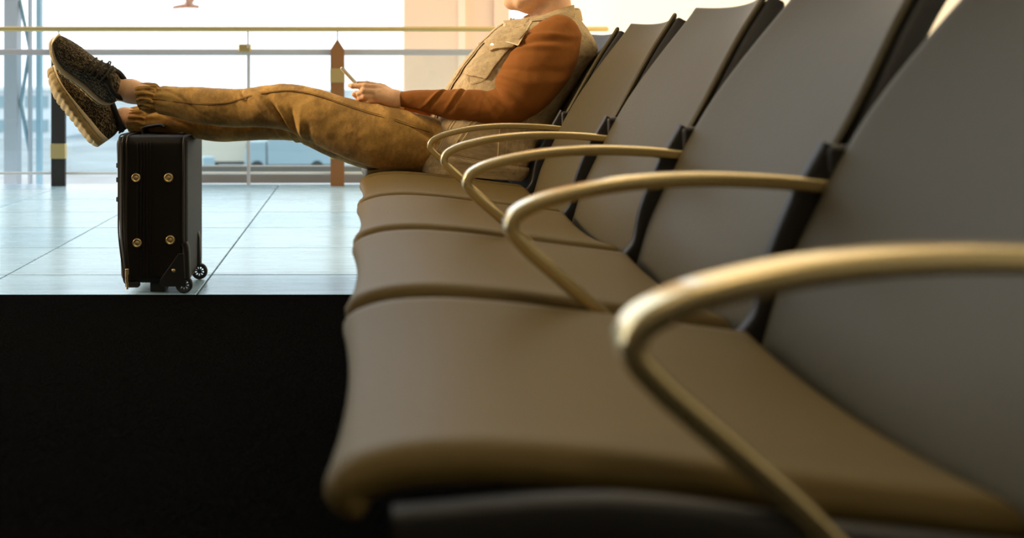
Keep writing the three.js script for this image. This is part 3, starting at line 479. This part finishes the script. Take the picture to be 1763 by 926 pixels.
{
  const rows = [];
  for (let k = 0; k < vestN; k++) { const t = k / (vestN - 1), row = []; for (let i = 0; i < vestS; i++) { const f = i / vestS * 2 * Math.PI; row.push(vestAt(t, f, vestBump(t, f))); } rows.push(row); }
  const g = gridGeo(rows, true, (k, i) => [i / vestS * 1.1, k / vestN * 0.62], true, true);
  var vest = add('vest', g, M.denim, person);
  const patch = (t0, t1, f0, f1, thick, shape) => slab((u, v) => { const [a, b] = shape ? shape(u, v) : [u, v]; const t = mix(t0, t1, a), f = mix(f0, f1, b); return vestAt(t, f, vestBump(t, f) + thick); }, 24, 24, thick * 1.2, 1, 0.0015);
  const line = (pts, r = 0.0011, lift = 0.0012) => tube(spline(pts, 40).map(([t, f]) => vestAt(t, f, vestBump(t, f) + lift)), r, 80, 5);
  // front edge, chest pocket with pointed flap, hem band, darts
  add('front_edge', patch(0.02, 0.86, -0.1, 0.16, 0.005), M.denim, vest);
  add('pocket', patch(0.46, 0.64, 0.42, 1.0, 0.004), M.denim, vest);
  const flap = add('pocket_flap', patch(0.61, 0.72, 0.36, 1.06, 0.008, (u, v) => [u - (1 - u) * 0.35 * (1 - Math.abs(2 * v - 1)), v]), M.denim, vest);
  add('hem_band', patch(0.005, 0.13, -0.2, 2.9, 0.004), M.denim, vest);
  for (const f of [0.9, 0.98, 1.3, 1.38, 1.62, 1.7, 2.0]) add('seam', line([[0.13, f], [0.24, f - 0.02], [0.4, f - 0.05]]), M.stitch, vest);
  add('seam', line([[0.135, -0.1], [0.135, 0.8], [0.135, 1.6], [0.135, 2.6]], 0.0012, 0.003), M.stitch, vest);
  add('seam', line([[0.02, 0.13], [0.3, 0.14], [0.6, 0.14], [0.85, 0.14]], 0.0011, 0.006), M.stitch, vest);
  add('seam', line([[0.5, 0.42], [0.46, 0.5], [0.43, 0.7], [0.46, 0.95]], 0.0011, 0.005), M.stitch, vest);
  for (const [t, f, l] of [[0.3, 0.04, 0.006], [0.45, 0.04, 0.006], [0.6, 0.04, 0.006], [0.73, 0.04, 0.006], [0.845, 0.02, 0.008], [0.6, 0.66, 0.011]]) { const b = add('button', new THREE.CylinderGeometry(0.0075, 0.0085, 0.006, 20), M.brass, vest), p = vestAt(t, f, l + 0.004), q = vestAt(t, f, l + 0.05); b.position.copy(p); b.quaternion.setFromUnitVectors(V(0, 1, 0), q.sub(p).normalize()); }
  { const e = []; const sh = (u, v) => [mix(0.61, 0.72, u - (1 - u) * 0.35 * (1 - Math.abs(2 * v - 1))), mix(0.36, 1.06, v)]; for (let k = 0; k <= 24; k++) e.push(sh(0.02, k / 24)); add('seam', line(e, 0.0016, 0.0092), M.edging, vest); add('seam', line([[0.02, 0.165], [0.3, 0.165], [0.6, 0.165], [0.86, 0.165]], 0.0014, 0.0055), M.edging, vest); }
  // collar: a folded band round the neck with a pointed front tip
  const cp = [[905, 40, 3.07], [902, 44, 2.985], [935, 38, 2.965], [972, 30, 2.98], [992, 26, 3.03], [993, 25, 3.07], [988, 22, 3.13], [955, 24, 3.17], [915, 32, 3.155], [903, 38, 3.11]].map((a) => at(...a));
  const curve = new THREE.CatmullRomCurve3(cp, true, 'centripetal'), cc = at(950, 30, 3.07);
  add('collar', slab((u, v) => { const p = curve.getPointAt(u * 0.999), out = p.clone().sub(cc).setY(0).normalize(), k = v, r = Math.sin(k * Math.PI * 0.9); return p.addScaledVector(out, 0.004 + 0.014 * k).add(V(0.006 * (0.5 - k), mix(0.016, -0.022, k) + 0.006 * r, 0)); }, 80, 14, 0.004, 1, 0.0018), M.denim, vest);
  const ray = new THREE.Raycaster(), eye = V(0, EYE, 0); vest.updateMatrixWorld(true);
  const onVest = (px, py, Z, lift) => { const p = at(px, py, Z); ray.set(eye, p.clone().sub(eye).normalize()); const h = ray.intersectObject(vest, false)[0]; return h && h.distance < p.distanceTo(eye) + 0.3 ? h.point.addScaledVector(ray.ray.direction, -lift) : p; };
  const leaf = (name, q, lift) => { const c = q.map((a) => onVest(a[0], a[1], a[2], a[3])), g0 = (u, v) => c[0].clone().lerp(c[1], u).lerp(c[3].clone().lerp(c[2], u), v).add(V(0, 0.3 * lift * Math.sin(v * Math.PI), lift * Math.sin(v * Math.PI) * Math.sin(u * Math.PI))); const e = []; for (let k = 0; k <= 12; k++) e.push(g0(k / 12, 0)); for (let k = 1; k <= 12; k++) e.push(g0(1, k / 12)); for (let k = 1; k <= 12; k++) e.push(g0(1 - k / 12, 1)); for (let k = 1; k < 12; k++) e.push(g0(0, 1 - k / 12)); add('seam', tube(e, 0.0017, 120, 6, true), M.edging, vest); return add(name, slab((u, v) => c[0].clone().lerp(c[1], u).lerp(c[3].clone().lerp(c[2], u), v).add(V(0, 0.3 * lift * Math.sin(v * Math.PI), lift * Math.sin(v * Math.PI) * Math.sin(u * Math.PI))), 16, 16, 0.004, -1, 0.0018), M.denim, vest); };
  leaf('collar_leaf', [[915, 37, 2.94, 0.012], [892, 78, 2.88, 0.03], [858, 70, 2.95, 0.018], [878, 54, 2.965, 0.01]], 0.008);
  leaf('collar_leaf', [[866, 37, 3.02, 0], [873, 55, 2.99, 0.004], [903, 45, 2.965, 0.008], [912, 33, 2.98, 0.004]], 0.003);
  leaf('collar_leaf', [[912, 36, 2.95, 0.012], [935, 34, 2.93, 0.014], [990, 30, 2.98, 0.008], [988, 9, 3.03, 0.004]], 0.006);
  { const b = add('button', new THREE.CylinderGeometry(0.0085, 0.0095, 0.007, 20), M.brass, vest); b.position.copy(at(869, 45, 2.995)); b.rotation.z = 0.9; b.rotation.x = 0.5; }
}
// -- sweater sleeves
const sleeveBump = (q) => (s, f, p, t) => {
  let d = 0.006 * (fbm3(p.x * 14, p.y * 14, p.z * 14 + q) - 0.5) + 0.003 * (fbm3(p.x * 40, p.y * 40, p.z * 40 + q) - 0.5);
  const more = 1.5;
  for (const [s0, f0, sl, w, dep, sp] of [[0.11, 2.0, 0.05, 0.008, 0.004, 0.8], [0.14, 2.1, 0.06, 0.008, -0.005, 0.8], [0.17, 2.2, 0.06, 0.009, 0.004, 0.8], [0.265, 2.5, 0.03, 0.007, -0.004, 0.6], [0.29, 2.4, 0.03, 0.007, 0.003, 0.7], [0.32, 2.2, 0.02, 0.006, -0.003, 0.7], [0.34, 2.2, 0.02, 0.007, 0.003, 0.7], [0.50, 2.4, -0.02, 0.006, -0.004, 1.0], [0.515, 2.3, -0.02, 0.006, 0.003, 1.0], [0.56, 2.4, -0.02, 0.006, -0.004, 1.0], [0.572, 2.3, -0.03, 0.006, 0.004, 1.0], [0.2, 1.2, 0.07, 0.014, -0.003, 0.7], [0.23, 1.1, 0.07, 0.014, 0.003, 0.7], [0.36, 1.5, 0.04, 0.01, -0.003, 0.7], [0.4, 1.5, 0.03, 0.01, 0.002, 0.7]]) d += more * crease(s, f, s0, f0, sl, w, dep, sp);
  return d;
};
const sleeveL = limb([[982, 34, 3, 2.97], [974, 44, 28, 2.96], [964, 61, 42, 2.95], [948, 84, 51, 2.94], [928, 113, 55, 2.93], [907, 142, 53, 2.92], [888, 164, 48, 2.92], [868, 181, 39, 2.92], [842, 186, 32, 2.92], [815, 184, 29.5, 2.925], [780, 180, 26.5, 2.93], [745, 175.5, 21.5, 2.94], [715, 172, 17, 2.95], [692, 170.5, 13.6, 2.96], [680, 170.5, 13, 2.965]], 200, 80, sleeveBump(0), 0.92);
const sleeveR = limb([[972, 44, 3, 3.19], [964, 54, 26, 3.2], [950, 74, 40, 3.21], [930, 105, 46, 3.22], [905, 138, 44, 3.23], [880, 165, 38, 3.23], [850, 180, 31, 3.22], [800, 184, 27, 3.19], [750, 180, 22, 3.15], [710, 177, 16, 3.12], [695, 176, 14, 3.11]], 100, 48, sleeveBump(9), 0.92);
add('sleeve', sleeveL.geo, M.sweater, person); add('sleeve', sleeveR.geo, M.sweater, person);
// -- body: torso and limbs under the clothes on a coarse grid, head and hands on fine grids
{
  const A = (px, py, Z) => at(px, py, Z);
  const trunk = blend([capsule(A(815, 255, 3.07), A(900, 130, 3.07), 0.12, 0.13), capsule(A(900, 130, 3.07), A(950, 70, 3.07), 0.13, 0.09), capsule(A(945, 75, 2.98), A(945, 75, 3.16), 0.06, 0.06), capsule(A(955, 50, 3.07), A(945, 12, 3.07), 0.066, 0.06),
    capsule(A(945, 80, 2.95), A(880, 175, 2.93), 0.05, 0.042), capsule(A(880, 175, 2.93), A(690, 170.5, 2.96), 0.038, 0.02), capsule(A(945, 80, 3.2), A(880, 170, 3.23), 0.05, 0.042), capsule(A(880, 170, 3.23), A(700, 176, 3.115), 0.038, 0.022),
    capsule(A(780, 258, 3.0), A(500, 187, 3.0), 0.06, 0.05), capsule(A(500, 187, 3.0), A(400, 185, 3.04), 0.048, 0.05), capsule(A(400, 185, 3.04), A(250, 167, 3.07), 0.048, 0.03), capsule(A(780, 259, 3.16), A(500, 204, 3.19), 0.075, 0.05), capsule(A(500, 204, 3.19), A(400, 213, 3.2), 0.048, 0.045), capsule(A(400, 213, 3.2), A(245, 208, 3.22), 0.043, 0.028)], 0.03);
  const g1 = surfaceNets(trunk, V(-0.85, 0.36, -3.5), V(0.85, 1.02, -2.72), 0.013);
  // ankles and feet
  const ankleN = blend([capsule(A(275, 170, 3.07), A(225, 157, 3.085), 0.037, 0.0365), capsule(A(225, 157, 3.085), A(202, 153, 3.1), 0.0365, 0.035), capsule(A(202, 153, 3.1), A(186, 156, 3.115), 0.034, 0.026)], 0.02);
  const ankleF = blend([capsule(A(260, 209, 3.22), A(215, 203, 3.22), 0.036, 0.034), capsule(A(215, 203, 3.22), A(185, 208, 3.215), 0.034, 0.028), ball(A(211, 205, 3.187), 0.012)], 0.018);
  const g2 = surfaceNets(ankleN, V(-0.9, 0.55, -3.2), V(-0.6, 0.73, -3.03), 0.005), g3 = surfaceNets(ankleF, V(-0.9, 0.46, -3.28), V(-0.65, 0.66, -3.1), 0.005);
  // head, turned to the left of the picture, chin a little raised
  const hz = 3.07, head = blend([ball(A(938, -62, hz), 0.1, 0.108, 0.078), ball(A(908, -40, hz), 0.075, 0.085, 0.066), capsule(A(885, 0, hz), A(905, 0, hz), 0.03, 0.045), capsule(A(896, 4, hz - 0.035), A(940, -18, hz - 0.05), 0.022, 0.03), capsule(A(896, 4, hz + 0.035), A(940, -18, hz + 0.05), 0.022, 0.03), ball(A(881, 3, hz), 0.024, 0.022, 0.026), capsule(A(952, 50, hz), A(944, -25, hz), 0.07, 0.064),
    capsule(A(872, -58, hz), A(858, -36, hz), 0.011, 0.016), ball(A(869, -16, hz), 0.014, 0.012, 0.026), capsule(A(878, -66, hz - 0.045), A(876, -66, hz + 0.045), 0.016, 0.016), ball(A(935, -42, hz - 0.074), 0.022, 0.034, 0.011), ball(A(935, -42, hz + 0.074), 0.022, 0.034, 0.011)], 0.02);
  const sockets = [-1, 1].map((s) => ball(A(866, -55, hz + s * 0.034), 0.014, 0.012, 0.017));
  const headCut = (x, y, z) => { let d = head(x, y, z); for (const s of sockets) d = Math.max(d, -s(x, y, z)); return d; };
  const g4 = surfaceNets(headCut, V(0.44, 0.82, -3.22), V(0.84, 1.22, -2.92), 0.005);
  // left hand: wrist, palm, thumb and four unequal fingers closing on the phone
  const hand = (list, k = 0.0045) => blend(list, k), C = capsule;
  const Zk = 2.955;
  const left = blend([hand([C(A(700, 171, 2.965), A(676, 170, 2.965), 0.024, 0.024), C(A(678, 166, 2.965), A(652, 155.5, 2.97), 0.022, 0.016), C(A(678, 172, 2.96), A(650, 164, 2.955), 0.022, 0.017), C(A(678, 175, 2.96), A(652, 171, 2.957), 0.02, 0.016)], 0.014),
    hand([C(A(654, 151.5, Zk + 0.015), A(628, 148.5, Zk), 0.0105, 0.0098), C(A(628, 148.5, Zk), A(607, 148, Zk + 0.012), 0.0098, 0.0082), C(A(607, 148, Zk + 0.012), A(602.5, 147, Zk + 0.02), 0.0082, 0.007)]),
    hand([C(A(652, 159.5, Zk), A(626, 157, Zk - 0.008), 0.0108, 0.0102), C(A(626, 157, Zk - 0.008), A(618, 161.5, Zk + 0.004), 0.0102, 0.009), C(A(618, 161.5, Zk + 0.004), A(624, 166, Zk + 0.02), 0.009, 0.0075)]),
    hand([C(A(652, 167, Zk - 0.002), A(628, 166, Zk - 0.008), 0.0102, 0.0095), C(A(628, 166, Zk - 0.008), A(620, 169.5, Zk + 0.004), 0.0095, 0.0085), C(A(620, 169.5, Zk + 0.004), A(627, 173, Zk + 0.02), 0.0085, 0.007)]),
    hand([C(A(654, 173, Zk + 0.002), A(636, 173.5, Zk - 0.004), 0.009, 0.0082), C(A(636, 173.5, Zk - 0.004), A(627, 175, Zk + 0.006), 0.0082, 0.0072), C(A(627, 175, Zk + 0.006), A(632, 177, Zk + 0.018), 0.0072, 0.006)]),
    hand([C(A(676, 164, 2.985), A(654, 149.5, 3.005), 0.016, 0.0125), C(A(654, 149.5, 3.005), A(632, 144.5, 3.01), 0.0115, 0.0095), C(A(632, 144.5, 3.01), A(617, 143.5, 3.0), 0.0095, 0.0075)])], 0.006);
  const g5 = surfaceNets(left, V(-0.02, 0.58, -3.06), V(0.2, 0.72, -2.91), 0.0026);
  const rz = 3.09, right = blend([hand([C(A(705, 177, 3.115), A(686, 174, 3.11), 0.024, 0.023), C(A(686, 170, 3.11), A(655, 160, 3.09), 0.021, 0.016), C(A(686, 176, 3.11), A(654, 172, 3.095), 0.02, 0.016)], 0.014),
    ...[[158, 160, 162.5, 0.0095], [163.5, 164, 164.5, 0.0098], [169, 169.5, 169, 0.0092], [174, 174, 172.5, 0.008]].map(([a, b, c, r], i) => hand([C(A(655, a, rz + 0.005), A(628 + i, b, rz - 0.005), r * 1.08, r), C(A(628 + i, b, rz - 0.005), A(612 + i * 2.5, b + 1, rz - 0.035), r, r * 0.92), C(A(612 + i * 2.5, b + 1, rz - 0.035), A(609 + i * 4, c, rz - 0.06), r * 0.92, r * 0.75)])),
    hand([C(A(684, 166, 3.1), A(660, 151, 3.075), 0.015, 0.012), C(A(660, 151, 3.075), A(640, 146, 3.05), 0.0115, 0.0095), C(A(640, 146, 3.05), A(627, 146, 3.035), 0.0095, 0.0078)])], 0.006);
  const g6 = surfaceNets(right, V(-0.02, 0.57, -3.17), V(0.24, 0.72, -2.99), 0.003);
  add('body', merge([g1, g2, g3, g4, g5, g6]), M.skin, person);
  // short hair and beard shadow sit on the head; eyes in the sockets
  const hairF = (x, y, z) => { const d = ball(A(941, -66, hz), 0.106, 0.113, 0.083)(x, y, z); const face = (x - A(905, 0, hz).x) + 0.35 * (y - A(0, -70, hz).y); return Math.max(d, -face, A(0, -28, hz).y - y - 0.2 * (x - A(935, 0, hz).x)); };
  add('hair', surfaceNets(hairF, V(0.5, 0.9, -3.2), V(0.86, 1.24, -2.94), 0.006), M.hair, person);
  for (const s of [-1, 1]) { const e = add('eye', new THREE.SphereGeometry(0.0115, 20, 14), M.eye, person); e.position.copy(A(868, -55, hz + s * 0.034)); }
}
// -- shoes: built flat with the heel at the origin, toe along +x, then turned onto the feet
function shoe(heel, fwd, up, L, label) {
  const g = new THREE.Group(); g.name = numbered('shoe'); person.add(g); if (label) g.userData.label = label;
  const wOf = (t) => mix(0.033, 0.039, smooth(0, 0.25, t)) + 0.012 * Math.exp(-(((t - 0.68) / 0.2) ** 2));
  const plan = (t) => wOf(t) * Math.sqrt(Math.max(0, 1 - Math.max(0, (0.14 - t) / 0.14) ** 2.2)) * Math.sqrt(Math.max(0, 1 - Math.max(0, (t - 0.72) / 0.28) ** 2.3));
  const yb = (t) => 0.032 * Math.max(0, (t - 0.62) / 0.38) ** 2 + 0.012 * Math.max(0, (0.16 - t) / 0.16) ** 2, th = (t) => mix(0.042, 0.029, smooth(0.1, 0.8, t));
  const n = 80, m = 40, ts = Array.from({ length: n + 1 }, (_, k) => 0.5 - 0.5 * Math.cos(Math.PI * clamp(k / n, 0.004, 0.996)));
  const ring = (t, w, y0, y1, p, sh = 0) => Array.from({ length: m }, (_, i) => { const f = i / m * 2 * Math.PI, e = 2 / p, c = Math.cos(f), s = Math.sin(f); return V(t * L + sh * Math.sin(f), (y0 + y1) / 2 + (y1 - y0) / 2 * Math.sign(s) * Math.abs(s) ** e, w * Math.sign(c) * Math.abs(c) ** e); });
  const fix = (geo) => geo;
  const uvs = (k, i) => [ts[Math.min(n, k)] * L, i / m * 0.3];
  add('sole', fix(gridGeo(ts.map((t) => ring(t, plan(t) + 0.005, yb(t) + 0.019, yb(t) + th(t) + 0.016 * smooth(0.955, 1, t), 3.4)), true, uvs, true, true)), M.sole, g);
  const chamfer = (t) => { const z = 0.0035 * smooth(0.35, 0.47, Math.abs(((t * 13) % 1) - 0.5)) * smooth(0.03, 0.1, t), w = plan(t), a = yb(t) + z, b = yb(t) + 0.0215, out = []; for (const [x, y] of [[-0.35, 0], [-0.75, 0.02], [-0.86, 0.12], [-0.93, 0.4], [-0.985, 0.75], [-1, 1], [0, 1], [1, 1], [0.985, 0.75], [0.93, 0.4], [0.86, 0.12], [0.75, 0.02], [0.35, 0]]) out.push(V(t * L, mix(a, b, y), -x * Math.max(0.001, w + 0.004 - z * 0.6))); return out.reverse(); };
  add('tread', gridGeo(ts.map(chamfer), true, (k, i) => [ts[Math.min(n, k)] * L, i * 0.012], true, true), M.tread, g);
  const hOf = (t) => { const s = spline([[0.112], [0.122], [0.132], [0.142], [0.136], [0.12], [0.104], [0.09], [0.079], [0.069], [0.055]], 41); return s[Math.min(40, Math.round(t * 40))][0]; };
  const upper = ts.map((t) => { const w = plan(t) * 0.97 + 0.001, y0 = yb(t) + 0.012, y1 = yb(t) * 0.7 + mix(0.03, hOf(t), Math.sqrt(clamp(plan(t) / wOf(t)))) ; return ring(t, w, y0, y1, 2.15).map((p) => { const k = clamp((p.y - y0) / (y1 - y0)); p.z *= 1 - 0.28 * k * k * smooth(0.2, 0.45, t); const o = 0.0025 * (fbm3(p.x * 60, p.y * 60, p.z * 60) - 0.5) * 2; return p.add(V(0, o, 0)); }); });
  add('upper', fix(gridGeo(upper, true, uvs, true, true)), M.knit, g);
  // padded collar and tongue
  const col = []; for (let k = 0; k < 24; k++) { const a = k / 24 * 2 * Math.PI; col.push(V(L * 0.165 + 0.05 * Math.cos(a), 0.126 + 0.014 * Math.cos(a) - 0.006 * Math.sin(a) ** 2, 0.034 * Math.sin(a))); }
  add('collar', tube(col, 0.009, 80, 10, true), M.lining, g);
  add('tongue', slab((u, v) => { const q = 2 * v - 1; return V(L * mix(0.315, 0.56, u), mix(0.152, 0.112, u) - 0.008 * q * q, q * mix(0.028, 0.02, u)); }, 12, 10, 0.008, -1, 0.003), M.knit, g);
  for (let k = 0; k < 4; k++) { const x = L * (0.36 + 0.058 * k), y = 0.143 - 0.0105 * k; add('lace', tube([V(x - 0.008, y - 0.034, -0.038), V(x - 0.001, y - 0.006, -0.024), V(x + 0.003, y + 0.001, 0), V(x - 0.001, y - 0.006, 0.024), V(x - 0.008, y - 0.034, 0.038)], 0.0038, 30, 8), M.lace, g); }
  for (const q of [1, -1]) add('lace', tube([V(L * 0.39, 0.144, 0.004 * q), V(L * 0.43, 0.146, 0.018 * q), V(L * 0.4, 0.134, 0.032 * q), V(L * 0.39, 0.141, 0.008 * q)], 0.0025, 30, 8), M.lace, g);
  add('pull_tab', rbox(0.006, 0.03, 0.014, 0.002, -0.001, 0.112, 0), M.lining, g);
  const x = fwd.clone().normalize(), z = x.clone().cross(up).normalize(), y = z.clone().cross(x);
  g.quaternion.setFromRotationMatrix(new THREE.Matrix4().makeBasis(x, y, z)); g.position.copy(heel);
}
{
  const dir = (a, b) => at(...b).sub(at(...a));
  shoe(at(186, 180, 3.155), dir([190, 180, 3.15], [93, 84, 3.05]), V(0.72 * 0.7, 0.69 * 0.7, 0.72), 0.292);
  shoe(at(164, 256, 3.145), dir([168, 258, 3.2], [72, 132, 3.2]), V(0.8 * 0.88, 0.59 * 0.88, -0.47), 0.315);
}
// ------------------------------------------------------------------ phone in the hands
{
  const a = at(587, 116, 3.0), b = at(638, 172, 3.0), t = thing('phone', 'thin golden phone held in the hands above the thigh', 'phone'), d = b.clone().sub(a), L = d.length();
  t.position.copy(a).lerp(b, 0.5); t.rotation.z = Math.atan2(d.y, d.x);
  add('case', rbox(L, 0.0105, 0.07, 0.005, 0, 0, 0, 4), M.phone, t); add('screen', rbox(L - 0.006, 0.001, 0.065, 0.0004, 0, 0.0054, 0), M.phoneGlass, t);
}
renderer.render(scene, camera);
